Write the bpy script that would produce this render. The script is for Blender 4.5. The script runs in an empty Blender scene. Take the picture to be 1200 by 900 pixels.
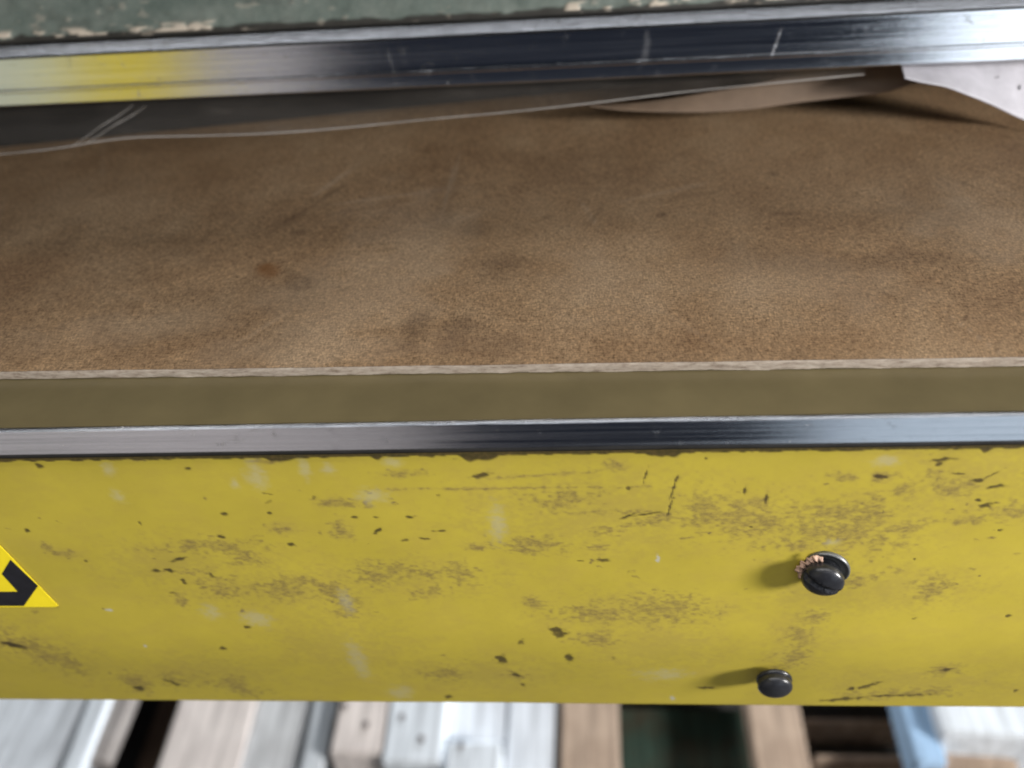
import bpy, bmesh, math, random
import numpy as np
from mathutils import Vector, Matrix, noise as mnoise

random.seed(4)
rng = np.random.default_rng(7)
S = bpy.context.scene
C = S.collection
R = math.radians

# ------------------------------------------------------------------ camera
FPX = 1040.0                              # focal length in photo pixels (1200 wide)
PITCH = R(38)
Xc = Vector((13600, 270, 1040)).normalized()          # machine axis seen from the camera
Zc = Vector((0, math.cos(PITCH), math.sin(PITCH)))
Zc = (Zc - Xc * Zc.dot(Xc)).normalized()
Yc = Zc.cross(Xc)
ROT = Matrix((Xc, Yc, Zc))                # camera space -> world space


def ray(u, v):
    return (ROT @ Vector((u - 600, 450 - v, -FPX))).normalized()


CAM = -0.31 * ray(600, 526)
cam = bpy.data.cameras.new('camera')
cam.sensor_width = 36
cam.lens = 36 * FPX / 1200
cam.clip_start = 0.01
cam.clip_end = 60
cam.dof.use_dof = True
cam.dof.focus_distance = 0.338
cam.dof.aperture_fstop = 5.2
camo = bpy.data.objects.new('camera', cam)
C.objects.link(camo)
camo.matrix_world = Matrix.Translation(CAM) @ ROT.to_4x4()
S.camera = camo


def on_z(u, v, z):
    d = ray(u, v)
    return CAM + d * ((z - CAM.z) / d.z)


def on_y(u, v, y):
    d = ray(u, v)
    return CAM + d * ((y - CAM.y) / d.y)


# ------------------------------------------------------------------ light
W = bpy.data.worlds.new('World')
S.world = W
W.use_nodes = True
bg = W.node_tree.nodes['Background']
bg.inputs[0].default_value = (0.55, 0.68, 1.0, 1)
bg.inputs[1].default_value = 0.03

S.view_settings.view_transform = 'Standard'
S.view_settings.look = 'None'
S.view_settings.exposure = 0.0
S.view_settings.gamma = 1.0
S.view_settings.use_curve_mapping = False
S.cycles.use_denoising = True
S.cycles.filter_width = 1.9
S.cycles.max_bounces = 8


def area(name, loc, aim, sx, sy, watts, col):
    l = bpy.data.lights.new(name, 'AREA')
    l.shape = 'RECTANGLE'
    l.size, l.size_y, l.energy, l.color = sx, sy, watts, col
    o = bpy.data.objects.new(name, l)
    o.location = loc
    o.rotation_euler = (Vector(aim) - Vector(loc)).to_track_quat('-Z', 'Y').to_euler()
    C.objects.link(o)


area('window_light', (1.56, -0.62, 0.42), (0.05, 0, -0.06), 0.30, 0.34, 64, (1.0, 0.97, 0.94))
area('doorway_light', (1.74, -2.3, 0.62), (0.4, 0, 0.1), 1.1, 0.6, 4.6, (0.82, 0.91, 1.0))
area('right_strip_fill', (1.36, -2.3, -0.40), (0.5, 0, -0.3), 1.3, 0.8, 2.7, (0.74, 0.87, 1.0))  # added lamp that gives the steel strip its bluish reflection at the right
area('ceiling_light', (0.1, -0.40, 2.2), (0.1, -0.40, 0.0), 2.6, 1.8, 52, (1.0, 0.98, 0.95))
area('rail_lip_fill', (0.0, -2.6, 2.1), (0, 0, 0.0), 5.0, 0.35, 14, (0.93, 0.96, 1.0))  # added lamp, whitens the rail lip and the strip's chamfer
area('side_room_light', (-1.80, -2.4, 0.45), (0, 0, 0.2), 1.9, 1.3, 3.2, (1.0, 0.93, 0.92))
area('left_strip_fill', (-1.42, -2.3, -0.42), (-0.3, 0, -0.35), 2.0, 0.8, 1.9, (1.0, 0.91, 0.88))  # added lamp that gives the steel strip its pinkish reflection at the left
area('cabinet_fill', (-1.2, -0.95, 1.9), (-1.25, -1.65, 0.5), 0.9, 0.25, 20, (1.0, 0.98, 0.94))  # added lamp, brightens the cabinet mirrored in the rail
area('timber_fill', (0.5, 2.3, -0.45), (0.1, 0.3, -0.85), 2.4, 0.6, 168, (0.92, 0.96, 1.0))  # added lamp behind the bed, brightens only the timber underneath

# ------------------------------------------------------------------ helpers


def link(name, me, parent=None, mats=()):
    o = bpy.data.objects.new(name, me)
    C.objects.link(o)
    for m in mats:
        me.materials.append(m)
    if parent:
        o.parent = parent
    return o


def tag(o, label=None, cat=None, group=None, kind=None):
    if label: o['label'] = label
    if cat: o['category'] = cat
    if group: o['group'] = group
    if kind: o['kind'] = kind
    return o


def empty(name, loc=(0, 0, 0)):
    o = bpy.data.objects.new(name, None)
    o.location = loc
    o.empty_display_size = 0.05
    C.objects.link(o)
    return o


def bm_obj(name, bm, mats, parent=None, smooth=False):
    me = bpy.data.meshes.new(name)
    bmesh.ops.recalc_face_normals(bm, faces=bm.faces)
    if smooth:
        for f in bm.faces:
            f.smooth = True
    bm.to_mesh(me)
    bm.free()
    return link(name, me, parent, mats)


def box(bm, x0, x1, y0, y1, z0, z1, bevel=0.0, segs=2):
    vs = [bm.verts.new((x, y, z)) for x in (x0, x1) for y in (y0, y1) for z in (z0, z1)]
    idx = [(0, 1, 3, 2), (4, 6, 7, 5), (0, 4, 5, 1), (2, 3, 7, 6), (0, 2, 6, 4), (1, 5, 7, 3)]
    fs = [bm.faces.new([vs[i] for i in q]) for q in idx]
    if bevel:
        es = {e for f in fs for e in f.edges}
        bmesh.ops.bevel(bm, geom=list(es), offset=bevel, segments=segs, affect='EDGES', profile=0.5)


def extrude_profile(bm, pts, x0, x1, mat=None):
    a = [bm.verts.new((x0, y, z)) for y, z in pts]
    b = [bm.verts.new((x1, y, z)) for y, z in pts]
    n = len(pts)
    for i in range(n):
        j = (i + 1) % n
        bm.faces.new((a[i], a[j], b[j], b[i]))
    bm.faces.new(a)
    bm.faces.new(list(reversed(b)))


def grid_mesh(name, P, closed_attr=None):
    """P: (rows, cols, 3) array -> quad grid mesh; attribute arrays are (rows, cols, 4)."""
    r, c, _ = P.shape
    me = bpy.data.meshes.new(name)
    me.vertices.add(r * c)
    me.vertices.foreach_set('co', P.reshape(-1).astype(np.float32))
    i = np.arange(r * c).reshape(r, c)
    q = np.stack([i[:-1, :-1], i[:-1, 1:], i[1:, 1:], i[1:, :-1]], -1).reshape(-1)
    n = (r - 1) * (c - 1)
    me.loops.add(n * 4)
    me.loops.foreach_set('vertex_index', q.astype(np.int32))
    me.polygons.add(n)
    me.polygons.foreach_set('loop_start', np.arange(0, n * 4, 4, dtype=np.int32))
    me.polygons.foreach_set('use_smooth', np.ones(n, dtype=bool))
    me.update(calc_edges=True)
    for an, A in (closed_attr or {}).items():
        at = me.attributes.new(an, 'FLOAT_COLOR', 'POINT')
        at.data.foreach_set('color', A.reshape(-1).astype(np.float32))
    me.validate()
    return me


def vnoise(shape, cell, seed):
    """smooth value noise, cell = (rows per lattice cell, cols per lattice cell)"""
    g = np.random.default_rng(seed)
    nr, nc = int(shape[0] / cell[0]) + 3, int(shape[1] / cell[1]) + 3
    L = g.random((nr, nc))
    y = np.arange(shape[0]) / cell[0]
    x = np.arange(shape[1]) / cell[1]
    yi, xi = y.astype(int), x.astype(int)
    fy, fx = y - yi, x - xi
    fy, fx = (fy * fy * (3 - 2 * fy))[:, None], (fx * fx * (3 - 2 * fx))[None, :]
    a, b = L[yi][:, xi], L[yi][:, xi + 1]
    d, e = L[yi + 1][:, xi], L[yi + 1][:, xi + 1]
    return (a * (1 - fx) + b * fx) * (1 - fy) + (d * (1 - fx) + e * fx) * fy


def fbm(shape, cell, seed, octaves=3):
    t, amp, s = 0, 1.0, 0
    for k in range(octaves):
        t = t + amp * vnoise(shape, (max(cell[0] / 2 ** k, 1.01), max(cell[1] / 2 ** k, 1.01)), seed + k * 17)
        s += amp
        amp *= 0.55
    return t / s


def sstep(a, b, x):
    t = np.clip((x - a) / (b - a), 0, 1)
    return t * t * (3 - 2 * t)


class NT:
    """small node-tree builder"""
    def __init__(self, name):
        self.m = bpy.data.materials.new(name)
        self.m.use_nodes = True
        self.t = self.m.node_tree
        self.b = self.t.nodes['Principled BSDF']

    def n(self, typ, **kw):
        nd = self.t.nodes.new(typ)
        for k, v in kw.items():
            if hasattr(nd, k):
                setattr(nd, k, v)
            else:
                nd.inputs[k.replace('_', ' ')].default_value = v
        return nd

    def l(self, a, b):
        self.t.links.new(a, b)

    def coord(self, scale=(1, 1, 1), space='Object'):
        tc = self.n('ShaderNodeTexCoord')
        mp = self.n('ShaderNodeMapping')
        mp.inputs['Scale'].default_value = scale
        self.l(tc.outputs[space], mp.inputs[0])
        return mp.outputs[0]

    def noise(self, scale, detail=4, rough=0.6, vec=None, stretch=(1, 1, 1)):
        nd = self.n('ShaderNodeTexNoise')
        nd.inputs['Scale'].default_value = scale
        nd.inputs['Detail'].default_value = detail
        nd.inputs['Roughness'].default_value = rough
        self.l(vec or self.coord(stretch), nd.inputs['Vector'])
        return nd.outputs['Fac']

    def ramp(self, fac, *stops):
        nd = self.n('ShaderNodeValToRGB')
        els = nd.color_ramp.elements
        while len(els) < len(stops):
            els.new(0.5)
        for e, (p, c) in zip(els, stops):
            e.position = p
            e.color = c if len(c) == 4 else (*c, 1)
        self.l(fac, nd.inputs[0])
        return nd.outputs[0]

    def mix(self, fac, a, b, mode='MIX'):
        nd = self.n('ShaderNodeMix', data_type='RGBA', blend_type=mode)
        for sock, v in ((nd.inputs[0], fac), (nd.inputs[6], a), (nd.inputs[7], b)):
            if isinstance(v, (int, float)):
                sock.default_value = v
            elif isinstance(v, tuple):
                sock.default_value = (*v, 1) if len(v) == 3 else v
            else:
                self.l(v, sock)
        return nd.outputs[2]

    def math(self, op, a, b=0.0):
        nd = self.n('ShaderNodeMath', operation=op)
        for sock, v in ((nd.inputs[0], a), (nd.inputs[1], b)):
            if isinstance(v, (int, float)):
                sock.default_value = v
            else:
                self.l(v, sock)
        return nd.outputs[0]

    def attr(self, name):
        nd = self.n('ShaderNodeAttribute', attribute_name=name)
        sp = self.n('ShaderNodeSeparateColor')
        self.l(nd.outputs['Color'], sp.inputs[0])
        return sp.outputs[0], sp.outputs[1], sp.outputs[2]

    def bump(self, h, strength=0.3, dist=0.0005):
        nd = self.n('ShaderNodeBump')
        nd.inputs['Strength'].default_value = strength
        nd.inputs['Distance'].default_value = dist
        self.l(h, nd.inputs['Height'])
        self.l(nd.outputs[0], self.b.inputs['Normal'])

    def set(self, **kw):
        for k, v in kw.items():
            s = self.b.inputs[k.replace('_', ' ')]
            if isinstance(v, (int, float)):
                s.default_value = v
            elif isinstance(v, tuple):
                s.default_value = (*v, 1) if len(v) == 3 else v
            else:
                self.l(v, s)
        return self.m


# ------------------------------------------------------------------ materials
def mat_yellow():
    t = NT('worn_yellow_paint')
    chip, scuff, pale = t.attr('wear')
    base = t.ramp(t.noise(22, 5, 0.65), (0.25, (0.390, 0.312, 0.042)), (0.75, (0.470, 0.378, 0.049)))
    grime = t.math('MULTIPLY', t.ramp(t.noise(70, 6, 0.75, stretch=(0.6, 1, 1)), (0.46, (0, 0, 0)), (0.74, (1, 1, 1))), 0.45)
    c = t.mix(grime, base, (0.36, 0.265, 0.060))
    gm, _, _ = t.attr('grime')
    c = t.mix(gm, c, (0.235, 0.165, 0.070))
    fleck = t.ramp(t.noise(430, 3, 0.6, stretch=(0.45, 1, 1)), (0.715, (0, 0, 0)), (0.76, (1, 1, 1)))
    gate = t.ramp(t.noise(30, 3, 0.6), (0.50, (0, 0, 0)), (0.62, (1, 1, 1)))
    c = t.mix(t.math('MULTIPLY', t.math('MULTIPLY', fleck, gate), 0.7), c, (0.14, 0.09, 0.03))
    grain = t.noise(900, 3, 0.6)
    sc = t.math('MULTIPLY', scuff, t.ramp(t.noise(520, 4, 0.7, stretch=(0.6, 1, 1)), (0.40, (0.12, 0.12, 0.12)), (0.58, (1, 1, 1))))
    c = t.mix(sc, c, (0.115, 0.078, 0.046))
    c = t.mix(pale, c, (0.42, 0.42, 0.37))
    c = t.mix(chip, c, t.ramp(t.noise(600), (0.4, (0.016, 0.013, 0.012)), (0.65, (0.06, 0.038, 0.022))))
    rough = t.ramp(t.noise(60, 5), (0.3, (0.36,) * 3), (0.7, (0.52,) * 3))
    t.set(Base_Color=c, Roughness=rough, Specular_IOR_Level=0.32)
    h = t.math('SUBTRACT', t.math('MULTIPLY', t.noise(260, 3), 0.35), t.math('ADD', chip, t.math('MULTIPLY', scuff, 0.3)))
    t.bump(h, 0.35, 0.0004)
    return t.m


def mat_steel(name, tint=(0.78, 0.79, 0.82), r0=0.10, r1=0.28, lines=500):
    t = NT(name)
    streak = t.noise(1, 5, 0.7, stretch=(3.5, lines, lines))
    fine = t.noise(1, 3, 0.6, stretch=(40, 2600, 2600))
    spots = t.ramp(t.noise(170, 4, 0.7), (0.60, (0, 0, 0)), (0.74, (1, 1, 1)))
    c = t.mix(t.math('MULTIPLY', spots, 0.35), t.ramp(streak, (0.36, tuple(x * 0.74 for x in tint)), (0.62, tint)), (0.42, 0.40, 0.38))
    rr = t.math('ADD', t.ramp(streak, (0.35, (r0,) * 3), (0.7, (r1,) * 3)), t.math('MULTIPLY', spots, 0.14))
    t.set(Base_Color=c, Metallic=1.0, Roughness=rr)
    t.bump(t.math('ADD', streak, t.math('MULTIPLY', fine, 0.5)), 0.16, 0.0003)
    return t.m


def add_scratches(m, marks, zlo, zhi):
    """pale vertical scuffs on a bar: (x at z0, z0, lean, half width, strength)"""
    t = NT.__new__(NT)
    t.m, t.t = m, m.node_tree
    t.b = t.t.nodes['Principled BSDF']
    tc = t.n('ShaderNodeTexCoord')
    sp = t.n('ShaderNodeSeparateXYZ')
    t.l(tc.outputs['Object'], sp.inputs[0])
    tot = None
    wob = t.noise(160, 3)
    for x0, z0, lean, hw, st in marks:
        dx = t.math('SUBTRACT', t.math('SUBTRACT', sp.outputs[0], x0), t.math('MULTIPLY', t.math('SUBTRACT', sp.outputs[2], z0), lean))
        d = t.math('ADD', t.math('DIVIDE', t.math('ABSOLUTE', dx), hw), t.math('MULTIPLY', wob, 0.9))
        k = t.math('MULTIPLY', t.ramp(d, (0.5, (1, 1, 1)), (1.0, (0, 0, 0))), st)
        tot = k if tot is None else t.math('MAXIMUM', tot, k)
    zr = t.n('ShaderNodeMapRange'); t.l(sp.outputs[2], zr.inputs[0]); zr.inputs[1].default_value = zlo; zr.inputs[2].default_value = zhi
    tot = t.math('MULTIPLY', tot, t.ramp(zr.outputs[0], (0.0, (0, 0, 0)), (0.12, (1, 1, 1)), (0.8, (1, 1, 1)), (1.0, (0, 0, 0))))
    for sock, val in (('Base Color', (0.75, 0.78, 0.82, 1)), ('Roughness', (0.75,) * 3 + (1,)), ('Metallic', (0.25,) * 3 + (1,))):
        s_ = t.b.inputs[sock]
        old = s_.links[0].from_socket if s_.is_linked else None
        base = old if old else (s_.default_value if not isinstance(s_.default_value, float) else (s_.default_value,) * 3)
        if not old and not isinstance(base, tuple): base = tuple(base)[:3]
        t.l(t.mix(tot, base, val), s_)


def mat_board():
    t = NT('brown_fibreboard')
    stain, rust, light = t.attr('wear')
    mott = t.ramp(t.noise(11, 6, 0.7), (0.28, (0.155, 0.092, 0.048)), (0.5, (0.222, 0.145, 0.081)), (0.74, (0.285, 0.202, 0.123)))
    f1 = t.noise(1, 3, 0.7, stretch=(420, 1500, 1500))
    f2 = t.noise(1, 3, 0.7, stretch=(1500, 480, 1500))
    f3 = t.noise(1700, 2, 0.6)
    fsum = t.math('ADD', t.math('MULTIPLY', t.math('ADD', f1, f2), 0.36), t.math('MULTIPLY', f3, 0.28))
    fib = t.ramp(fsum, (0.39, (0.38, 0.34, 0.29)), (0.5, (1, 1, 1)), (0.60, (1.75, 1.70, 1.60)))
    c = t.mix(1.0, mott, fib, 'MULTIPLY')
    speck = t.ramp(t.noise(620, 2, 0.5), (0.66, (0, 0, 0)), (0.70, (1, 1, 1)))
    c = t.mix(t.math('MULTIPLY', speck, 0.55), c, (0.085, 0.052, 0.030))
    c = t.mix(t.math('MULTIPLY', light, 0.55), c, (0.46, 0.37, 0.27))
    c = t.mix(t.math('MULTIPLY', stain, 0.75), c, (0.060, 0.034, 0.019))
    c = t.mix(t.math('MULTIPLY', rust, 0.8), c, (0.13, 0.050, 0.010))
    t.set(Base_Color=c, Roughness=t.ramp(t.noise(40), (0.3, (0.6,) * 3), (0.7, (0.8,) * 3)), Specular_IOR_Level=0.28)
    t.bump(t.noise(900, 3, 0.6), 0.10, 0.0003)
    return t.m


def mat_edge():
    t = NT('pale_cut_fibre')
    c = t.ramp(t.noise(1, 5, 0.75, stretch=(160, 900, 700)), (0.30, (0.12, 0.085, 0.06)), (0.46, (0.26, 0.215, 0.172)), (0.7, (0.38, 0.335, 0.28)))
    t.set(Base_Color=c, Roughness=0.9)
    t.bump(t.noise(1, 4, 0.7, stretch=(500, 1500, 1500)), 0.5, 0.0005)
    return t.m


def mat_plain(name, col, rough=0.5, var=0.25, scale=60, metallic=0.0, bump=0.1, stretch=(1, 1, 1)):
    t = NT(name)
    c = t.ramp(t.noise(scale, 5, 0.65, stretch=stretch), (0.3, tuple(x * (1 - var) for x in col)), (0.7, tuple(min(1, x * (1 + var)) for x in col)))
    t.set(Base_Color=c, Roughness=rough, Metallic=metallic)
    if bump:
        t.bump(t.noise(scale * 5, 4), bump, 0.0005)
    return t.m


def mat_wood(name, col, dirt=(0.2, 0.17, 0.15), amount=0.4):
    t = NT(name)
    grain = t.noise(1, 6, 0.7, stretch=(95, 4, 60))
    blot = t.noise(14, 5, 0.7)
    c = t.ramp(grain, (0.36, tuple(x * 0.55 for x in col)), (0.52, col), (0.7, tuple(min(1, x * 1.15) for x in col)))
    c = t.mix(t.math('MULTIPLY', t.ramp(blot, (0.45, (0, 0, 0)), (0.7, (1, 1, 1))), amount), c, dirt)
    t.set(Base_Color=c, Roughness=0.95, Specular_IOR_Level=0.12)
    t.bump(grain, 0.4, 0.001)
    return t.m


def mat_film(name, col, alpha, rough=0.22):
    t = NT(name)
    t.set(Base_Color=t.ramp(t.noise(35, 4), (0.3, tuple(x * 0.8 for x in col)), (0.7, col)), Roughness=rough)
    tr = t.n('ShaderNodeBsdfTransparent')
    mx = t.n('ShaderNodeMixShader')
    a = t.ramp(t.noise(1, 5, 0.6, stretch=(16, 60, 60)), (0.35, (alpha * 0.45,) * 3), (0.6, (alpha,) * 3), (0.75, (min(1, alpha * 2.2),) * 3))
    t.l(a, mx.inputs[0])
    t.l(tr.outputs[0], mx.inputs[1])
    t.l(t.b.outputs[0], mx.inputs[2])
    t.l(mx.outputs[0], t.t.nodes['Material Output'].inputs['Surface'])
    t.bump(t.noise(45, 4), 0.35, 0.002)
    return t.m


def mat_green():
    t = NT('worn_green_paint')
    chip, dark, _ = t.attr('wear')
    c = t.ramp(t.noise(38, 6, 0.7), (0.28, (0.085, 0.115, 0.102)), (0.50, (0.140, 0.170, 0.152)), (0.74, (0.21, 0.235, 0.212)))
    c = t.mix(dark, c, (0.030, 0.027, 0.024))
    c = t.mix(chip, c, (0.52, 0.46, 0.38))
    t.set(Base_Color=c, Roughness=0.5)
    t.bump(t.math('ADD', t.noise(200, 4), chip), 0.3, 0.0005)
    return t.m


M_yellow = mat_yellow()
M_steel = mat_steel('brushed_steel')
M_rail = mat_steel('polished_rail_steel', (0.80, 0.81, 0.84), 0.09, 0.19, 260)
M_board, M_edge = mat_board(), mat_edge()
M_olive = mat_plain('olive_ledge_paint', (0.122, 0.098, 0.049), 0.30, 0.14, 30, bump=0.08)
M_dark = mat_plain('dark_iron', (0.03, 0.029, 0.028), 0.6, 0.4, 40)
M_black = mat_plain('black_bolt_plastic', (0.018, 0.019, 0.023), 0.28, 0.35, 300, bump=0.12)
M_washer = mat_plain('grey_washer', (0.16, 0.165, 0.17), 0.35, 0.3, 300, metallic=0.6)
M_scrap = mat_plain('torn_pinkish_paper', (0.55, 0.36, 0.27), 0.85, 0.35, 400)
M_stick_y = mat_plain('sticker_yellow', (0.88, 0.70, 0.02), 0.35, 0.06, 80, bump=0.02)
M_stick_k = mat_plain('sticker_black', (0.014, 0.014, 0.018), 0.38, 0.3, 200, bump=0.05)
M_green = mat_green()
M_frame = mat_plain('grey_machine_paint', (0.12, 0.14, 0.13), 0.5)
M_film = mat_film('clear_plastic_film', (0.15, 0.135, 0.12), 0.22)
M_hem = mat_film('film_edge', (0.46, 0.44, 0.42), 0.75, 0.3)
M_print_shade = mat_plain('print_and_gap_shade', (0.006, 0.006, 0.006), 0.6, 0.2)  # also the black of the shade block under the beam
M_brown = mat_plain('brown_wrapping_paper', (0.15, 0.105, 0.072), 0.6, 0.25, 30)
M_white = mat_plain('white_wrapping_paper', (0.37, 0.365, 0.40), 0.65, 0.18, 50, bump=0.25)
M_floor = mat_plain('dusty_concrete', (0.05, 0.047, 0.045), 0.9, 0.35, 14)

# ------------------------------------------------------------------ floor
bm = bmesh.new()
FLOOR = -0.92
vs = [bm.verts.new((x, y, FLOOR)) for x, y in ((-4, -4), (4, -4), (4, 4), (-4, 4))]
bm.faces.new(vs)
tag(bm_obj('floor', bm, [M_floor]), kind='structure')

# ------------------------------------------------------------------ machine bed
bed = tag(empty('machine_bed', (0, 0.02, -0.15)), 'worn yellow front of the machine bed with polished steel top edge and two black bolts', 'machine bed')


def at_bed(o):
    o.parent = bed
    o.matrix_parent_inverse = Matrix.Translation(-bed.location)
    return o


XL, XR = -0.90, 0.90
# yellow front panel: profile goes down the face, bends gently back, rolls under
Z0 = -0.0015
prof = []
zb = on_y(600, 738, 0).z
zc = on_y(600, 824.5, 0.0095).z
step = 0.0005
z = Z0
while z > zb:
    prof.append((0.0, z)); z -= step
y, ang, z = 0.0, 0.0, zb
while z > zc + 0.003:
    ang = min(ang + R(0.16), R(9))
    y += math.sin(ang) * step
    z -= math.cos(ang) * step
    prof.append((y, z))
n_face = len(prof)
r = 0.003
for k in range(1, 15):
    a = ang + (math.pi / 2 - ang) * k / 14
    y += math.sin(a) * 0.00034
    z -= math.cos(a) * 0.00034
    prof.append((y, z))
for k in range(1, 30):
    prof.append((y + k * 0.002, z))
prof = np.array(prof)
cols = np.arange(-0.34, 0.36, 0.0005)
cols = np.concatenate([[XL], cols, [XR]])
nr, nc = len(prof), len(cols)
P = np.zeros((nr, nc, 3))
P[..., 0] = cols[None, :]
P[..., 1] = prof[:, 0][:, None]
P[..., 2] = prof[:, 1][:, None]
wear = np.zeros((nr, nc, 4)); wear[..., 3] = 1
arc = np.arange(nr) * step                          # distance down the face
NZ = fbm((nr, nc), (9, 11), 3, 3)
NF = fbm((nr, nc), (2.6, 3.6), 9, 2)


def panel_uv(u, v):
    """photo position -> (x, down) on the panel sheet"""
    p = on_y(u, v, 0)
    if p.z < zb:                                    # on the bent part
        for k in range(4):
            yy = float(np.interp(-p.z, -prof[:n_face, 1], prof[:n_face, 0]))
            p = on_y(u, v, yy)
    d = float(np.interp(-p.z, -prof[:n_face, 1], arc[:n_face]))
    return p.x, d


def mark(ch, u, v, ru, rv, a=0.0, strength=1.0, rag=0.9, soft=0.35):
    """worn spot ru x rv photo pixels across (half sizes), turned by a degrees, with a ragged outline"""
    x, d = panel_uv(u, v)
    x2, _ = panel_uv(u + 10, v)
    _, d2 = panel_uv(u, v - 10)
    sx, sy = abs(x2 - x) / 10, max(abs(d2 - d) / 10, 1e-5)
    R_ = max(ru * sx, rv * sy, ru * sy, rv * sx) * 2.2 + 0.001
    c0, c1 = np.searchsorted(cols, x - R_), np.searchsorted(cols, x + R_)
    r0, r1 = max(int((d - R_) / step), 0), min(int((d + R_) / step) + 1, n_face)
    if c1 - c0 < 2 or r1 - r0 < 2:
        return
    du = (cols[c0:c1][None, :] - x) / sx
    dv = (arc[r0:r1][:, None] - d) / sy
    ca, sa = math.cos(R(a)), math.sin(R(a))
    e = np.sqrt(((du * ca + dv * sa) / ru) ** 2 + ((-du * sa + dv * ca) / rv) ** 2)
    e = e + (NZ[r0:r1, c0:c1] - 0.5) * rag + (NF[r0:r1, c0:c1] - 0.5) * 1.7 * rag
    m = (1 - sstep(1 - soft, 1 + soft, e)) * strength
    w = GR[r0:r1, c0:c1] if ch == 3 else wear[r0:r1, c0:c1, ch]
    np.maximum(w, m, out=w)


CH, SC, PA = 0, 1, 2
GR = np.zeros((nr, nc))
for a in [  # bare dark chips: u, v, half width, half height, angle
    (46, 546, 4, 3), (221, 549, 4, 1.5), (262, 602, 4, 1.8), (316, 601, 2, 1.2), (566, 557, 9, 1.8, -8), (415, 606, 4, 1.4), (440, 606, 4, 1.6),
    (480, 606, 5, 2), (628, 527, 24, 1.6), (700, 527, 6, 2.2), (320, 531, 7, 2.2), (850, 523, 7, 2.6), (1120, 522, 26, 2.8), (827, 537, 2.5, 1.5),
    (873, 575, 2, 4), (898, 584, 1.8, 5), (1107, 538, 13, 2.2, -4), (1100, 544, 5, 1.8, -25), (1168, 570, 11, 2.2, -10), (1157, 592, 8, 3, -8),
    (1147, 586, 4, 1.8, 20), (1146, 563, 6, 1.8, 5), (1163, 556, 8, 1, -30), (31, 622, 3, 2), (211, 655, 9, 1.6, -14), (198, 669, 6, 2.2, 10),
    (183, 669, 4, 2), (705, 657, 8, 1.7), (680, 657, 6, 1), (652, 739, 7, 3.5, 12), (658, 744, 8, 4, -10), (588, 773, 6, 4.5), (667, 771, 5, 5, 20),
    (605, 791, 5, 3.2, 20), (613, 803, 2.5, 1.5), (15, 757, 12, 3, 18), (163, 807, 6, 2.6, 8), (202, 800, 6, 3, 25), (290, 735, 4, 2), (262, 760, 4, 2.3),
    (790, 570, 1.2, 12, 14), (786, 592, 1.2, 8, 14), (825, 806, 10, 1.3), (1018, 803, 13, 2, -18), (998, 807, 4, 1.5), (990, 819, 24, 1.8, -5),
    (1050, 815, 34, 1.2, -2), (1110, 785, 6, 1.3), (1190, 810, 2, 1.4), (517, 622, 8, 1), (442, 622, 6, 1.6, -35), (497, 631, 5, 1.4),
    (735, 605, 7, 1.4, -20), (760, 602, 16, 1, -8), (1033, 559, 7, 1.6, 6), (215, 682, 3, 3), (260, 629, 4, 2), (340, 638, 4, 1.8), (525, 817, 4, 2), (1124, 555, 8, 1, 5),
    (757, 556, 1.2, 9, 15)]:
    mark(CH, *a, strength=0.85, soft=0.5)
for a in [  # brown scuffs
    (160, 540, 5, 2), (313, 541, 12, 2.5), (388, 588, 9, 3), (470, 556, 20, 2.6), (410, 590, 16, 3), (600, 572, 100, 0.9, 0), (630, 557, 40, 1, -3),
    (720, 545, 12, 4), (660, 585, 22, 7), (700, 600, 40, 2), (992, 559, 14, 3.2), (1057, 573, 13, 5), (1033, 559, 12, 4), (1097, 554, 8, 3),
    (1122, 571, 15, 8), (855, 608, 14, 10), (897, 610, 30, 14), (980, 600, 34, 9), (985, 622, 45, 16), (1020, 600, 14, 12, -40), (1060, 620, 25, 6, -10),
    (1180, 600, 18, 7), (1130, 610, 16, 3), (75, 648, 12, 2.4), (55, 642, 3, 4), (284, 650, 13, 7), (225, 670, 12, 3), (265, 690, 13, 11), (330, 690, 22, 8),
    (356, 680, 9, 4), (385, 690, 14, 6), (402, 706, 10, 12), (212, 704, 5, 5), (20, 755, 24, 8, 18), (55, 767, 22, 9, 25), (80, 778, 14, 9), (160, 800, 12, 7),
    (203, 797, 10, 5), (275, 803, 20, 7, 14), (440, 672, 14, 8), (465, 670, 20, 6), (500, 672, 10, 5), (537, 672, 16, 8), (490, 695, 9, 4), (508, 690, 6, 5),
    (430, 658, 5, 3), (622, 638, 24, 6), (700, 640, 8, 3), (715, 620, 14, 4), (770, 607, 26, 4, -10), (625, 706, 8, 5, 20), (738, 717, 14, 4),
    (712, 718, 36, 6), (780, 715, 30, 10), (700, 748, 20, 5), (532, 789, 8, 5), (520, 790, 18, 4), (605, 792, 9, 4), (955, 725, 10, 6), (938, 745, 11, 8),
    (930, 770, 10, 16, 15), (1000, 682, 26, 4, -12), (1060, 812, 40, 4, -3), (1110, 785, 12, 4), (990, 680, 14, 4), (1090, 690, 14, 8), (870, 590, 28, 4),
    (830, 600, 20, 14), (940, 640, 26, 4), (250, 640, 40, 6), (330, 620, 12, 4), (560, 640, 10, 3), (400, 620, 8, 8)]:
    mark(SC, *a, strength=0.52, rag=2.2, soft=0.9)
    mark(3, a[0], a[1], a[2] * 1.15 + 1, a[3] * 1.2 + 1, a[4] if len(a) > 4 else 0, strength=0.34, rag=1.0, soft=1.0)
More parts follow.
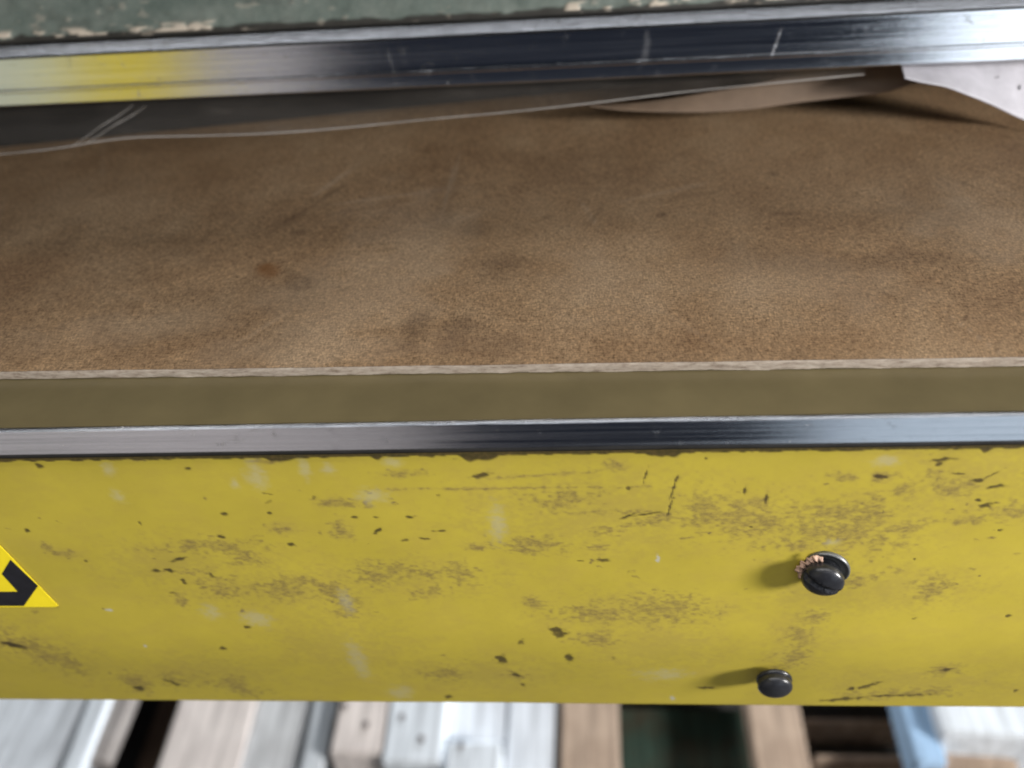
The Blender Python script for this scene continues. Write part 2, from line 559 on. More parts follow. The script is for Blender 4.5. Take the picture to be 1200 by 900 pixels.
for a in [  # pale grey rubs where the primer shows
    (127, 551, 6, 6), (140, 583, 7, 6), (385, 549, 6, 5), (300, 556, 9, 13), (275, 567, 4, 5), (436, 581, 14, 7), (583, 614, 8, 16), (300, 725, 12, 7),
    (248, 717, 9, 6), (780, 790, 22, 5), (405, 705, 6, 10), (470, 812, 12, 6), (460, 542, 9, 4), (420, 775, 8, 16), (1040, 540, 12, 5), (355, 545, 5, 12), (975, 636, 8, 3)]:
    mark(PA, *a, strength=0.30, rag=0.9, soft=0.95)
for a in [(170, 757, 2, 2), (771, 655, 2, 4), (128, 715, 4, 1.5), (788, 818, 3, 2)]:
    mark(PA, *a, strength=0.8)
for a in [(930, 760, 26, 40, 15), (960, 700, 40, 16), (900, 610, 60, 24), (1000, 615, 80, 30), (740, 720, 80, 18), (760, 760, 60, 20), (330, 690, 90, 22), (60, 770, 70, 22, 20),
          (480, 675, 80, 16), (250, 790, 60, 16), (560, 790, 90, 14), (200, 660, 60, 22), (1130, 560, 60, 34), (700, 600, 110, 34), (1050, 690, 70, 20), (1080, 800, 90, 12), (400, 760, 60, 26)]:
    mark(3, *a, strength=0.24, rag=1.3, soft=1.0)
# small random nicks, denser to the right and in the scuffed belt
for k in range(95):
    u = random.random() ** 0.8 * 1230 - 20
    v = random.gauss(610, 60) if random.random() < 0.75 else random.uniform(535, 815)
    if 530 < v < 818:
        mark(random.choice((CH, SC, SC, SC, SC)), u, v, random.uniform(1.2, 5), random.uniform(0.8, 2), random.gauss(0, 14), random.uniform(0.35, 0.85), 1.2)
# chipped upper edge
edge = sstep(0.62, 0.86, fbm((1, nc), (5, 26), 31, 3)) * 0.0034 + 0.0012 * fbm((1, nc), (5, 6), 41, 2) + 0.0009
up = 1 - sstep(0.8, 1.1, arc[:, None] / edge)
wear[..., 0] = np.maximum(wear[..., 0], up * 0.9)
# bare and rubbed bottom lip
lip = sstep(arc[n_face - 1] - 0.002, arc[n_face - 1] + 0.002, arc)[:, None] * sstep(0.45, 0.7, NZ) * 0.5
wear[..., 1] = np.maximum(wear[..., 1], lip)
P[..., 1] += np.clip(wear[..., 0], 0, 1) * 0.00018          # chips are really recessed
P[..., 1] -= (fbm((nr, nc), (90, 160), 77, 2) - 0.5) * 0.0006   # slightly uneven sheet
panel = at_bed(link('front_panel', grid_mesh('front_panel', P, {'wear': wear, 'grime': np.repeat(GR[..., None], 4, 2)}), None, [M_yellow]))

# bed body behind the panel
LEDGE = on_y(600, 492, -0.0015).z - 0.0004
bm = bmesh.new()
box(bm, XL, XR, 0.0016, 0.62, -0.10, LEDGE - 0.004, 0)
at_bed(bm_obj('bed_body', bm, [M_dark]))
# steel edge strip with a chamfered top
zt = LEDGE + 0.0003
zs = on_y(600, 524.5, -0.0051).z
bm = bmesh.new()
extrude_profile(bm, [(-0.0051, zs), (-0.0026, zt - 0.0009), (-0.0020, zt - 0.00025), (-0.0015, zt - 0.00005), (-0.0012, zt - 0.00004), (-0.0012, zs)], XL, XR)
at_bed(bm_obj('steel_strip', bm, [M_steel]))
# olive ledge
BY = on_z(600, 434.5, LEDGE).y
bm = bmesh.new()
box(bm, XL, XR, -0.0011, 0.62, LEDGE - 0.0038, LEDGE, 0.0)
at_bed(bm_obj('ledge', bm, [M_olive]))
# side frames carrying bed and beam
for s in (-1, 1):
    bm = bmesh.new()
    x = s * 0.902
    box(bm, min(x, x + s * 0.05), max(x, x + s * 0.05), 0.24, 0.62, FLOOR, 0.36, 0.006)
    at_bed(bm_obj('side_frame', bm, [M_frame]))


# bolts -----------------------------------------------------------
def lathe(bm, prof, segs=48):
    rings = []
    for rr, h in prof:
        rings.append([bm.verts.new((rr * math.cos(2 * math.pi * k / segs), -h, rr * math.sin(2 * math.pi * k / segs))) for k in range(segs)])
    for a, b in zip(rings, rings[1:]):
        for k in range(segs):
            j = (k + 1) % segs
            bm.faces.new((a[k], a[j], b[j], b[k]))
    bm.faces.new(rings[-1])
    bm.faces.new(list(reversed(rings[0])))


def dome(rad, h0, h1, n=12):
    return [(rad * math.cos(math.pi / 2 * k / n) + 0.0002, h0 + (h1 - h0) * math.sin(math.pi / 2 * k / n)) for k in range(n + 1)]


def make_bolt(u, v, rad, washer):
    p = on_y(u, v, 0)
    bm = bmesh.new()
    h0 = 0.0040 if washer else 0.0012
    lathe(bm, [(rad * 0.80, 0.0), (rad * 0.80, h0), (rad * 0.93, h0 + 0.0002), (rad, h0 + 0.0012), (rad, h0 + 0.0024)] + dome(rad * 0.99, h0 + 0.0027, h0 + (0.0064 if washer else 0.0060)))
    # slot cut across the dome
    for ve in bm.verts:
        c = ve.co
        q = c.x * math.sin(R(24)) + c.z * math.cos(R(24))
        if -c.y > h0 + 0.0028 and abs(q) < rad * 0.13 and washer:
            c.y += 0.0012
    b = bm_obj('bolt', bm, [M_black], None, True)
    b.location = p
    b.rotation_euler = (R(2), 0, R(-15 if washer else -4))
    b.parent = bed
    b.matrix_parent_inverse = Matrix.Translation(-bed.location)
    bm = bmesh.new()
    if washer:
        lathe(bm, [(rad * 1.12, 0.0), (rad * 1.14, 0.0004), (rad * 1.14, 0.0014), (rad * 1.10, 0.0018), (rad * 1.02, 0.0018), (rad * 1.0, 0.0010), (rad * 0.84, 0.0010)])
        w = bm_obj('washer', bm, [M_washer], b, True)
        w.location = (0.0008, 0, 0.0006)
    else:
        lathe(bm, [(rad * 1.02, 0.0), (rad * 1.05, 0.0003), (rad * 1.05, 0.0012), (rad * 0.98, 0.0017), (rad * 0.84, 0.0017)])
        w = bm_obj('washer', bm, [M_black], b, True)
    return b


bolt1 = make_bolt(965, 664, 0.0077, True)
bolt1['label'] = 'slotted black bolt head with grey washer and torn paper caught under it'
bolt2 = make_bolt(907, 795, 0.0072, False)
# torn paper scrap round the left of the upper bolt
bm = bmesh.new()
prev = None
N = 72
for k in range(N + 1):
    a = R(98 + 118 * k / N)
    ri = 0.0066
    ro = 0.0098 + 0.0016 * mnoise.noise(Vector((k * 0.14, 2.2, 0))) + 0.0003 * mnoise.noise(Vector((k * 0.45, 8, 1)))
    ro -= 0.0014 * max(0, 1 - abs(k - 30) / 9)
    zz = 0.0034 + 0.0010 * mnoise.noise(Vector((k * 0.16, 0, 5))) 
    row = [bm.verts.new((ri * math.cos(a), -zz, ri * math.sin(a))),
           bm.verts.new((0.5 * (ri + ro) * math.cos(a), -zz - 0.0007 - 0.0003 * mnoise.noise(Vector((k * 0.14, 3, 3))), 0.5 * (ri + ro) * math.sin(a))),
           bm.verts.new((ro * math.cos(a), -zz - 0.0002 + 0.0005 * mnoise.noise(Vector((k * 0.18, 7, 3))), ro * math.sin(a)))]
    if prev:
        for i in range(2):
            bm.faces.new((prev[i], prev[i + 1], row[i + 1], row[i]))
    prev = row
sc = bm_obj('paper_scrap', bm, [M_scrap], bolt1, True)
sm = sc.modifiers.new('s', 'SOLIDIFY'); sm.thickness = 0.0003

# warning sticker: yellow triangle, black bent bar
PX = lambda u, v: on_y(u, v, -0.0006)
A_, B_ = PX(67.5, 711.5), PX(0, 641)
e1 = (B_ - A_)
side = 0.105
top = A_ + e1.normalized() * side
left = A_ + Vector((-1, 0, -0.004)).normalized() * side
cen = (A_ + top + left) / 3


def flat(name, pts, yy, th, mat, parent):
    bm = bmesh.new()
    f = [bm.verts.new((p.x, yy, p.z)) for p in pts]
    b = [bm.verts.new((p.x, yy + th, p.z)) for p in pts]
    n = len(pts)
    bm.faces.new(f); bm.faces.new(list(reversed(b)))
    for i in range(n):
        bm.faces.new((f[i], b[i], b[(i + 1) % n], f[(i + 1) % n]))
    return bm_obj(name, bm, [mat], parent)


st = at_bed(flat('warning_sticker', [A_ + Vector((0.0005, 0, 0.0006)), top, left, A_ + Vector((-0.0012, 0, 0))], -0.00055, 0.0002, M_stick_y, None))
k0 = [PX(12.3, 656), PX(44.5, 686.5), PX(28, 710), PX(-3, 710.3)]
k1 = [PX(-3, 694), PX(21, 693.3), PX(2.2, 672.5)]
lx = left.x + 0.02
k_out = k0[:3] + [Vector((lx, 0, k0[3].z)), Vector((lx + 0.004, 0, k1[0].z))] + k1[1:]
bar = flat('black_bar', k_out, -0.00067, 0.0001, M_stick_k, None)
bar.parent = st
bar.matrix_parent_inverse = Matrix.Translation(-bed.location).inverted() @ Matrix.Translation(-bed.location)

# ------------------------------------------------------------------ fibreboard sheet
BT = LEDGE + 0.0004 + 0.0034
bx0, bx1, by1 = -0.60, 0.60, 0.60
BFL, BFR = on_z(0, 444, LEDGE + 0.0004), on_z(1200, 428.5, LEDGE + 0.0004)
slope = (BFR.y - BFL.y) / (BFR.x - BFL.x)
fy = lambda x: BFL.y + (x - BFL.x) * slope
xs = np.arange(bx0, bx1 + 1e-6, 0.0016)
ts = np.concatenate([np.arange(0, 0.36, 0.0016), np.arange(0.36, by1 - BY, 0.02)])
nr, nc = len(ts), len(xs)
P = np.zeros((nr, nc, 3))
fringe = (fbm((1, nc), (3, 16), 5, 4)[0] - 0.5) * 0.0006
P[..., 0] = xs[None, :]
P[..., 1] = np.array([fy(x) for x in xs])[None, :] + ts[:, None]
P[0, :, 1] += fringe + 0.0003
P[..., 2] = BT + (fbm((nr, nc), (60, 80), 12, 2) - 0.5) * 0.0006
bw = np.zeros((nr, nc, 4)); bw[..., 3] = 1
BN = fbm((nr, nc), (7, 8), 22, 3)


def bmark(ch, u, v, ru, rv, a=0.0, strength=1.0, rag=0.9, soft=0.6):
    p = on_z(u, v, BT); q = on_z(u + 5, v, BT); w = on_z(u, v + 5, BT)
    sx, sy = abs(q.x - p.x) / 5, abs(w.y - p.y) / 5
    du = (P[..., 0] - p.x) / sx
    dv = -(P[..., 1] - p.y) / sy
    ca, sa = math.cos(R(a)), math.sin(R(a))
    e = np.sqrt(((du * ca + dv * sa) / ru) ** 2 + ((-du * sa + dv * ca) / rv) ** 2) + (BN - 0.5) * 2 * rag
    np.maximum(bw[..., ch], (1 - sstep(1 - soft, 1 + soft, e)) * strength, out=bw[..., ch])


for a in [(590, 308, 34, 15, 0, .55), (485, 392, 16, 22, 15, .5), (540, 383, 18, 12, 0, .5), (345, 328, 20, 9, 20, .6), (375, 235, 42, 2.5, -42, .55), (350, 272, 10, 3, 0, .6),
          (250, 365, 110, 45, -8, .35), (90, 320, 130, 46, -5, .35), (300, 405, 50, 30, -50, .35), (560, 405, 50, 14, 0, .4), (880, 300, 60, 20, 10, .28),
          (1040, 305, 90, 10, -4, .3), (700, 200, 100, 26, 0, .2), (520, 240, 14, 40, 5, .3), (640, 255, 4, 2, 0, .8), (775, 252, 6, 3, 0, .7), (905, 203, 5, 3, 0, .6),
          (1130, 215, 5, 2, -20, .6), (920, 250, 16, 2, 0, .5), (700, 250, 26, 2, -50, .35), (810, 230, 60, 2, -8, .3), (560, 270, 22, 8, 0, .35), (20, 395, 60, 25, 0, .3),
          (40, 220, 120, 40, 0, .25), (1000, 400, 3, 2, 0, .8), (1132, 372, 3, 2, 0, .8), (805, 400, 3, 2, 0, .7), (240, 140, 5, 2, 0, .5), (1090, 250, 40, 60, 10, .2)]:
    bmark(0, *a)
for a in [(316, 316, 13, 7, 20, .75), (312, 314, 6, 6, 0, .9), (100, 410, 160, 16, 0, .12), (650, 405, 200, 14, 0, .12), (1020, 400, 140, 18, 0, .12)]:
    bmark(1, *a)
for a in [(430, 335, 90, 50, -20, .3), (480, 270, 70, 40, 10, .25), (525, 225, 2.5, 36, 4, .45), (510, 262, 40, 3, -10, .35), (445, 232, 60, 2, -6, .35), (330, 370, 60, 3, -40, .3),
          (395, 210, 20, 2.5, -45, .4), (690, 250, 26, 1.6, 60, .3), (780, 225, 60, 2, -10, .25), (1140, 260, 70, 34, 10, .3), (940, 330, 120, 30, 5, .22), (710, 330, 60, 40, 0, .18),
          (380, 410, 120, 18, 0, .25), (150, 385, 120, 14, -4, .2)]:
    bmark(2, *a)
for k in range(40):
    u, v = random.uniform(0, 1200), random.uniform(160, 410)
    bmark(random.choice((0, 2)), u, v, random.uniform(8, 45), random.uniform(0.8, 1.6), random.uniform(-60, 60), random.uniform(.12, .3))
board = tag(link('fibreboard', grid_mesh('fibreboard', P, {'wear': bw}), None, [M_board]), 'flat brown fibreboard sheet with rusty spot and pale front edge', 'board')
# cut front edge
bm = bmesh.new()
NB = 5
prev = None
for i, x in enumerate(xs):
    row = []
    for k in range(NB):
        t = k / (NB - 1)
        jit = 0.00035 * (mnoise.noise(Vector((x * 120, k * 1.9, 0))) + 0.8 * mnoise.noise(Vector((x * 900, k * 3.1, 4))))
        yy = fy(x) - 0.00025 + jit
        if k == NB - 1: yy = P[0, i, 1] - 0.0002
        row.append(bm.verts.new((x, yy, LEDGE + 0.0004 + t * (P[0, i, 2] + 0.00005 - LEDGE - 0.0004) + (0.0005 * mnoise.noise(Vector((x * 40, 9, 9))) if k == 0 else 0))))
    if prev:
        for k in range(NB - 1):
            bm.faces.new((prev[k], row[k], row[k + 1], prev[k + 1]))
    prev = row
ed = bm_obj('cut_edge', bm, [M_edge], board, True)
# rest of the sheet's body (underside and back)
bm = bmesh.new()
box(bm, bx0, bx1, BY + 0.006, by1 - 0.001, LEDGE + 0.0005, BT - 0.0012)
bm_obj('core', bm, [M_board], board)

# ------------------------------------------------------------------ upper beam with steel rail
YB = 0.220
zb0 = on_y(600, 98, YB).z
YT = YB + 0.0062
zt0 = on_y(600, 39, YT).z
YK = YT + 0.0047
beam = tag(empty('upper_beam', (0, 0.3, zb0)), 'chipped green upper beam with a broad polished steel rail along its front', 'machine beam')


def at_beam(o):
    o.parent = beam
    o.matrix_parent_inverse = Matrix.Translation(-beam.location)
    return o


bm = bmesh.new()
mid = lambda t: (YB + (YT - YB) * t, zb0 + (zt0 - zb0) * t)
ZL = zt0 + 0.0060
pts = [(YB + 0.0008, zb0), mid(0.03), mid(0.27), (mid(0.29)[0] - 0.00022, mid(0.29)[1]), (mid(0.33)[0] - 0.00022, mid(0.33)[1]), mid(0.36), mid(0.98),
       (YT + 0.0005, zt0 + 0.0006), (YT + 0.0027, ZL - 0.0008), (YT + 0.0042, ZL), (YK, ZL), (YK, zb0)]
extrude_profile(bm, pts, XL, XR)
at_beam(bm_obj('steel_rail', bm, [M_rail]))
_p = [on_y(u, v, YB + 0.003) for u, v in ((907, 58), (755, 74), (462, 85), (330, 60))]
add_scratches(M_rail, [(_p[0].x - 0, _p[0].z, 0.32, 0.0016, 0.20), (_p[1].x, _p[1].z, 0.1, 0.0040, 0.06), (_p[2].x, _p[2].z, -0.2, 0.0022, 0.04)], zb0 + 0.006, zt0 - 0.003)
# green front plate, leaning back a little, worn along its foot
xs2 = np.arange(-0.46, 0.46, 0.0011)
hs = np.concatenate([np.arange(0, 0.05, 0.0009), np.arange(0.052, 0.068, 0.004)])
nr, nc = len(hs), len(xs2)
P2 = np.zeros((nr, nc, 3))
P2[..., 0] = xs2[None, :]
P2[..., 1] = YK + 0.0010 + hs[:, None] * 0.5 + (fbm((nr, nc), (8, 12), 55, 3) - 0.5) * 0.0012
P2[..., 2] = ZL + 0.0004 + hs[:, None]
gw = np.zeros((nr, nc, 4)); gw[..., 3] = 1
line = fbm((1, nc), (4, 14), 61, 3)
hh = hs[:, None]
band = 0.0008 + 0.0030 * fbm((1, nc), (4, 10), 63, 3)
gw[..., 1] = (1 - sstep(0.75, 1.25, hh / band)) * 0.95
spotn = fbm((nr, nc), (4, 9), 71, 3)
gw[..., 0] = sstep(0.54, 0.66, spotn) * sstep(0.0010, 0.0018, hh) * (1 - sstep(0.0036, 0.0060, hh)) * sstep(0.34, 0.46, vnoise((1, nc), (3, 45), 81))
scat = fbm((nr, nc), (7, 14), 91, 3)
gw[..., 1] = np.maximum(gw[..., 1], sstep(0.60, 0.80, scat) * 0.22)
gw[..., 0] = np.maximum(gw[..., 0], sstep(0.74, 0.82, fbm((nr, nc), (4, 6), 95, 2)) * 0.25)
P2[..., 1] -= gw[..., 0] * 0.0006
at_beam(link('green_plate', grid_mesh('green_plate', P2, {'wear': gw}), None, [M_green]))
bm = bmesh.new()
extrude_profile(bm, [(YK + 0.002, zt0 + 0.005), (YK + 0.040, zt0 + 0.078), (-0.005, 0.235), (-0.005, 0.50), (0.56, 0.50), (0.56, zt0 + 0.005)], XL, XR)  # forward overhang is out of view, added to shade the board towards the back
box(bm, XL, XR, YK + 0.002, 0.56, zb0 + 0.002, zt0 - 0.001)
at_beam(bm_obj('beam_body_and_shade_hood', bm, [M_dark]))


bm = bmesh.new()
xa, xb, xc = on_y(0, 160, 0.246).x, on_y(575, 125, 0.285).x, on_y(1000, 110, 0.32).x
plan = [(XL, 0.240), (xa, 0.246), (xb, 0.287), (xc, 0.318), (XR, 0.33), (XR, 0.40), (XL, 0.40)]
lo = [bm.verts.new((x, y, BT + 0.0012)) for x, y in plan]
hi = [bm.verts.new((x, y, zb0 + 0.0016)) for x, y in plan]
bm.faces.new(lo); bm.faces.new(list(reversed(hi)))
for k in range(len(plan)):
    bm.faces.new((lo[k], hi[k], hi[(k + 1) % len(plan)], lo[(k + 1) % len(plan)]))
at_beam(bm_obj('gap_shade_block', bm, [M_print_shade]))  # black block added to stand for the deep shade in the gap

# ------------------------------------------------------------------ sheets under the beam
def sheet(name, edge_px, mats, back, label, cat, ripple=0.002, rows=14, thick=0.0):
    """edge_px: (u, v, y) along the front edge; back(t, p) gives the row behind it"""
    E = [on_y(u, v, y) for u, v, y in edge_px]
    # resample with Catmull-Rom
    pts = []
    for i in range(len(E) - 1):
        p0, p1, p2, p3 = E[max(i - 1, 0)], E[i], E[i + 1], E[min(i + 2, len(E) - 1)]
        for k in range(10):
            t = k / 10
            pts.append(0.5 * ((2 * p1) + (p2 - p0) * t + (2 * p0 - 5 * p1 + 4 * p2 - p3) * t * t + (3 * p1 - p0 - 3 * p2 + p3) * t ** 3))
    pts.append(E[-1])
    bm = bmesh.new()
    prev = None
    for j in range(rows + 1):
        t = j / rows
        row = []
        for i, p in enumerate(pts):
            q = back(t, p)
            w = ripple * t * mnoise.noise(Vector((q.x * 14, q.y * 14, 3)))
            zz = q.z + w
            row.append(bm.verts.new((q.x, q.y, max(zz, BT + 0.0012))))
        if prev:
            for i in range(len(pts) - 1):
                bm.faces.new((prev[i], prev[i + 1], row[i + 1], row[i]))
        prev = row
    o = bm_obj(name, bm, mats, None, True)
    if thick:
        s = o.modifiers.new('thickness', 'SOLIDIFY'); s.thickness = thick; s.offset = 0
    tag(o, label, cat)
    return o, pts


def tube_along(name, pts, rad, mat, parent):
    bm = bmesh.new()
    prev = None
    for p in pts:
        ring = [bm.verts.new((p.x, p.y + rad * math.cos(a), p.z + rad * math.sin(a))) for a in (R(60 * k) for k in range(6))]
        if prev:
            for k in range(6):
                bm.faces.new((prev[k], prev[(k + 1) % 6], ring[(k + 1) % 6], ring[k]))
        prev = ring
    bm_obj(name, bm, [mat], parent, True)


film_edge = [(-120, 190), (-40, 184), (40, 177), (85, 171), (110, 166.5), (160, 161), (240, 159), (320, 156), (400, 150), (500, 140), (600, 131), (700, 120), (800, 108), (900, 98), (1013, 87)]
fe = []
for u, v in film_edge:
    yb = on_z(u, v, BT + 0.0016).y
    fe.append((u, v, 0.200 + 0.030 * max(0, u) / 1013))
film, fpts = sheet('plastic_film', fe, [M_film], lambda t, p: Vector((p.x, p.y + (0.2445 - p.y) * t, p.z + (min(p.z + 0.014, zb0 - 0.001) - p.z) * math.sin(math.pi / 2 * t))),
                   'thin clear plastic film with a pale rim and faint dark print under the beam', 'plastic film')
tube_along('film_rim', fpts, 0.00036, M_hem, film)
M_fold = mat_film('film_fold', (0.34, 0.32, 0.30), 0.20, 0.3)
for (u0, v0, u1, v1) in ((86, 170, 158, 122), (100, 168, 172, 124)):
    a, b = on_y(u0, v0, 0.207 + 0.03 * u0 / 1013), on_y(u1, v1, 0.242)
    tube_along('fold', [a + (b - a) * (k / 8) + Vector((0.0006 * math.sin(k * 1.3), -0.0006, 0)) for k in range(9)], 0.0005, M_fold, film)
# faint print on the film
bm = bmesh.new()
for k in range(26):
    u = 452 + k * 6.0
    c = on_y(u, 112 - (u - 452) * 0.055, 0.2425)
    h = random.uniform(0.0012, 0.0026)
    box(bm, c.x - 0.0004, c.x + 0.0005, c.y, c.y + 0.0002, c.z - h, c.z + h)
c = on_y(628, 105, 0.2425)
for dx0, dx1, dz0, dz1 in ((-0.0034, -0.0016, -0.0034, 0.0034), (0.0014, 0.0032, -0.0034, 0.0034), (-0.0016, 0.0014, -0.0034, -0.0018), (-0.0016, 0.0014, -0.0006, 0.0008), (-0.0016, 0.0014, 0.0020, 0.0034)):
    box(bm, c.x + dx0, c.x + dx1, c.y, c.y + 0.0002, c.z + dz0, c.z + dz1)
for u in (650, 664, 676):
    c = on_y(u, 101, 0.2425)
    box(bm, c.x - 0.0016, c.x + 0.0016, c.y, c.y + 0.0002, c.z - 0.0006, c.z + 0.0006)
pr = bm_obj('film_print', bm, [M_print_shade], film)
pr['kind'] = 'stuff'

# brown wrapping paper, arched at the right
be = [(690, 124), (730, 129), (800, 131.5), (870, 129), (930, 121), (990, 114), (1040, 108), (1068, 99), (1095, 97), (1120, 90)]
be = [(u, v, min(on_z(u, v, BT + 0.0014).y, 0.236)) for u, v in be]
sheet('brown_paper', be, [M_brown], lambda t, p: Vector((p.x, p.y + 0.008 * t, p.z + (min(p.z + 0.012, zb0 - 0.0012) - p.z) * t * min(1.0, max(0.0, (p.x - on_y(690, 124, 0.24).x) / 0.10)))),
      'creased brown wrapping paper arching up beneath the steel rail', 'paper', 0.003, thick=0.0004)
# white wrapping at the right end
we = [(1060, 92), (1082, 97), (1108, 102), (1130, 110), (1160, 122), (1185, 134), (1210, 145), (1236, 157)]
we = [(u, v, min(0.212, on_z(u, v, BT + 0.002).y)) for u, v in we]
white, wpts = sheet('white_paper', we, [M_white], lambda t, p: Vector((p.x + 0.004 * t, p.y + (0.238 - p.y) * t, p.z + (max(zb0 - 0.0012, p.z) - p.z) * t)),
                    'crumpled white wrapping with small black specks, bulging out at the right end of the rail', 'wrapping', 0.004, thick=0.0004)
bm = bmesh.new()
for u, v, l, a in ((1140, 96, 4, 70), (1191, 115, 4, 60), (1165, 92, 12, 20), (1195, 102, 6, 75), (1150, 90, 9, 25)):
    e = min(wpts, key=lambda q: abs(q.x - on_y(u, v, 0.24).x))
    k = min((n / 60 for n in range(60)), key=lambda t: abs(on_y(u, v, e.y + (0.238 - e.y) * t).z - (e.z + (zb0 - 0.0012 - e.z) * t)))
    cc = on_y(u, v, e.y + (0.238 - e.y) * k - 0.0012)
    ln = l * 0.00045
    d = Vector((math.cos(R(a)), 0.76 * math.sin(R(a)), 0.65 * math.sin(R(a)))) * ln / 2
    w = Vector((-math.sin(R(a)), 0.3, math.cos(R(a)))) * 0.0005
    bm.faces.new([bm.verts.new(q) for q in (cc - d - w, cc + d - w * 0.4, cc + d + w * 0.4, cc - d + w)])
sp = bm_obj('black_speck', bm, [M_print_shade], white)
sp['kind'] = 'stuff'

# ------------------------------------------------------------------ timber stacked under the machine
W_blue = mat_wood('pale_bluish_wood', (0.60, 0.63, 0.67), (0.30, 0.31, 0.33), 0.3)
W_white = mat_wood('white_wood_and_lit_edge', (0.60, 0.64, 0.68), (0.5, 0.52, 0.55), 0.2)  # also colours the strips that stand for bright plank edges
W_pink = mat_wood('weathered_pinkish_wood', (0.66, 0.60, 0.565), (0.33, 0.28, 0.27), 0.35)
W_grey = mat_wood('grey_wood', (0.58, 0.59, 0.60), (0.22, 0.21, 0.21), 0.4)
W_dull = mat_wood('dull_grey_wood', (0.30, 0.275, 0.26), (0.15, 0.13, 0.12), 0.5)
W_tan = mat_wood('tan_wood', (0.38, 0.29, 0.22), (0.15, 0.10, 0.07), 0.5)
W_brown = mat_wood('dim_brown_wood', (0.17, 0.115, 0.085), (0.08, 0.055, 0.04), 0.5)
W_green = mat_wood('dark_green_board', (0.040, 0.066, 0.050), (0.06, 0.03, 0.015), 0.7)
W_sky = mat_wood('light_blue_painted_wood', (0.34, 0.50, 0.70), (0.25, 0.33, 0.42), 0.2)
M_nail = mat_plain('rusty_nail', (0.10, 0.08, 0.075), 0.6, 0.3, 200)
GROUP = 'timber offcuts stacked under the machine'


def timber(name, u0, u1, zt, th, label, cat, mat, near=None, far=1.10, rot=0.0, nails=(), vref=862, y0=None):
    a, b = on_z(u0, vref, zt), on_z(u1, vref, zt)
    cx = (a.x + b.x) / 2
    w = abs(b.x - a.x)
    yn = on_z((u0 + u1) / 2, near, zt).y if near else (0.05 if y0 is None else y0)
    o = empty(name) if False else None
    bm = bmesh.new()
    box(bm, -w / 2, w / 2, yn - a.y, far - a.y, -th, 0, 0.004, 2)
    bmesh.ops.subdivide_edges(bm, edges=[e for e in bm.edges if e.calc_length() > 0.2], cuts=14)
    sd = random.random() * 99
    for ve in bm.verts:
        c = ve.co
        c.x += 0.0022 * mnoise.noise(Vector((sd, c.y * 9, c.z * 20)))
        if c.z > -th * 0.5: c.z += 0.0012 * mnoise.noise(Vector((c.x * 20, c.y * 7, sd)))
    o = bm_obj(name, bm, [mat])
    o.location = (cx, a.y, zt)
    o.rotation_euler = (0, 0, R(rot))
    tag(o, label, cat, GROUP)
    for nu, nv in nails:
        p = on_z(nu, nv, zt)
        bm = bmesh.new()
        bmesh.ops.create_cone(bm, cap_ends=True, segments=10, radius1=0.0042, radius2=0.0036, depth=0.003)
        nl = bm_obj('nail', bm, [M_nail], o)
        nl.location = o.rotation_euler.to_matrix().inverted() @ (p - o.location) + Vector((0, 0, 0.0006))
    return o


BZ = -0.822
timber('batten', 172, 197, -0.885, 0.034, 'dark brown batten low in the dark gap left of the pinkish plank', 'batten', W_brown, rot=2)
timber('plank', -150, 84, -0.797, 0.025, 'wide pale bluish plank at the left end of the timber stack', 'plank', W_blue, rot=1.5)
timber('batten', 86, 111, -0.790, 0.032, 'narrow white strip standing for the lit edge of the leftmost wide plank', 'batten', W_white, rot=3.5)  # light on the plank's edge, put into a whiter separate strip
timber('wood_block', 106, 137, -0.80, 0.022, 'short grey wood block just right of the white edge strip beside the dark gap', 'wood block', W_dull, near=893, rot=1, far=0.62)
timber('plank', 196, 289, -0.796, 0.026, 'pinkish beige plank right of the dark gap', 'plank', W_pink, rot=1.5)
timber('plank', 290, 354, -0.800, 0.022, 'plain grey plank between the pinkish plank and its bright edge strip', 'plank', W_grey, rot=1)
timber('batten', 358, 384, -0.790, 0.032, 'white strip standing for the bright edge of the grey plank, left of the nailed blocks', 'batten', W_white, rot=1.5)  # bright edge of the grey plank, its light put into a whiter strip
timber('wood_block', 389, 449, -0.768, 0.054, 'pale pinkish block with one nail beside the bright edge strip', 'wood block', W_pink, near=884, far=0.62, nails=[(429, 849), (404, 827)])
timber('wood_block', 451, 519, -0.766, 0.056, 'bluish white block with two nails, brightest of the nailed blocks', 'wood block', W_white, near=895, far=0.62, nails=[(471, 840), (494, 866)])
timber('plank', 521, 592, -0.80, 0.022, 'blue grey plank partly covered by a nailed block', 'plank', W_blue, near=868, rot=0)
timber('wood_block', 523, 588, -0.765, 0.056, 'pale block with a dark nail lying in front of the blue grey plank', 'wood block', W_white, far=0.335, y0=0.06, vref=880, nails=[(540, 874)])
timber('plank', 594, 650, -0.797, 0.025, 'smooth blue grey plank left of the beige one', 'plank', W_blue, rot=-0.5)
timber('plank', 657, 726, -0.792, 0.030, 'weathered beige plank left of the dark green board', 'plank', W_tan, rot=-0.5)
timber('board', 716, 892, -0.875, 0.045, 'dark green board low in the gap between two tan planks', 'board', W_green, rot=0, y0=0.36, far=0.45)
timber('plank', 881, 944, -0.785, 0.037, 'tan plank right of the dark green gap, standing above its neighbours', 'plank', W_tan, rot=-1)
timber('batten', 948, 1064, -0.865, 0.055, 'dim brown crosswise batten, lower of the two between tan plank and blue block', 'batten', W_tan, near=886, far=0.375, rot=0)
timber('batten', 948, 1064, -0.868, 0.052, 'dim brown crosswise batten, further back of the two between tan plank and blue block', 'batten', W_tan, near=846, far=0.43, rot=0)
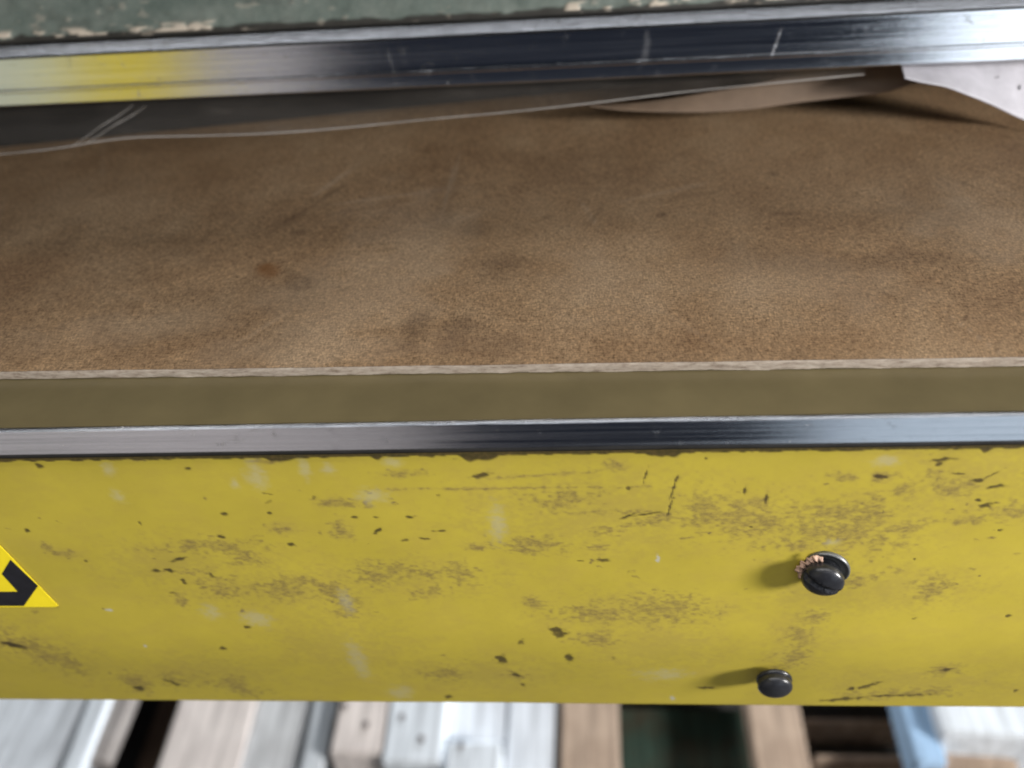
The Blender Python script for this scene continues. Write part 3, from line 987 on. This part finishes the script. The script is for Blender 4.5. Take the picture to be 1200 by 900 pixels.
timber('wood_block', 1066, 1101, -0.77, 0.052, 'light blue painted block leaning beside the white block at the right', 'wood block', W_sky, near=893, far=0.62, rot=-3)
timber('wood_block', 1108, 1250, -0.745, 0.077, 'white topped timber block at the right end of the stack', 'wood block', W_white, near=862, far=0.62, rot=-3)
timber('plank', 1092, 1190, -0.790, 0.032, 'tan plank end below the white topped block at the right', 'plank', W_tan, y0=0.1, far=0.352, vref=885, rot=-22)
# bearers across the floor carrying the stack
for i, (y0, y1) in enumerate(((0.09, 0.17), (0.54, 0.61), (0.98, 1.06))):
    bm = bmesh.new()
    box(bm, -0.95, 0.95, y0, y1, FLOOR, BZ, 0.004)
    tag(bm_obj('bearer', bm, [W_brown]), 'square bearer lying crosswise on the floor under the ' + ('front ends of the planks', 'middle of the planks', 'rear ends of the planks')[i], 'bearer', 'bearers under the timber stack')

# ------------------------------------------------------------------ yellow cabinet across the aisle (mirrored in the rail)
M_cab = mat_plain('yellow_cabinet_paint', (0.80, 0.64, 0.05), 0.45, 0.08, 8)
cab = tag(empty('control_cabinet', (-1.09, -1.70, FLOOR)), 'yellow and pale green control cabinet on a slim post across the aisle', 'cabinet')


def at_cab(o):
    o.parent = cab
    o.matrix_parent_inverse = Matrix.Translation(-cab.location)


bm = bmesh.new(); box(bm, -1.62, -1.09, -1.90, -1.64, 0.22, 0.95, 0.01); at_cab(bm_obj('housing', bm, [M_cab]))
bm = bmesh.new(); box(bm, -1.29, -1.10, -1.639, -1.628, 0.24, 0.93, 0.004); at_cab(bm_obj('door', bm, [M_cab]))
bm = bmesh.new(); box(bm, -1.61, -1.30, -1.639, -1.629, 0.24, 0.93, 0.004); at_cab(bm_obj('pale_green_panel', bm, [mat_plain('pale_green_paint', (0.74, 0.78, 0.58), 0.45, 0.15, 6)]))
bm = bmesh.new(); box(bm, -1.34, -1.30, -1.79, -1.75, FLOOR + 0.01, 0.219); at_cab(bm_obj('post', bm, [M_frame]))
bm = bmesh.new(); box(bm, -1.48, -1.14, -1.92, -1.62, FLOOR, FLOOR + 0.0099); at_cab(bm_obj('base_plate', bm, [M_frame]))
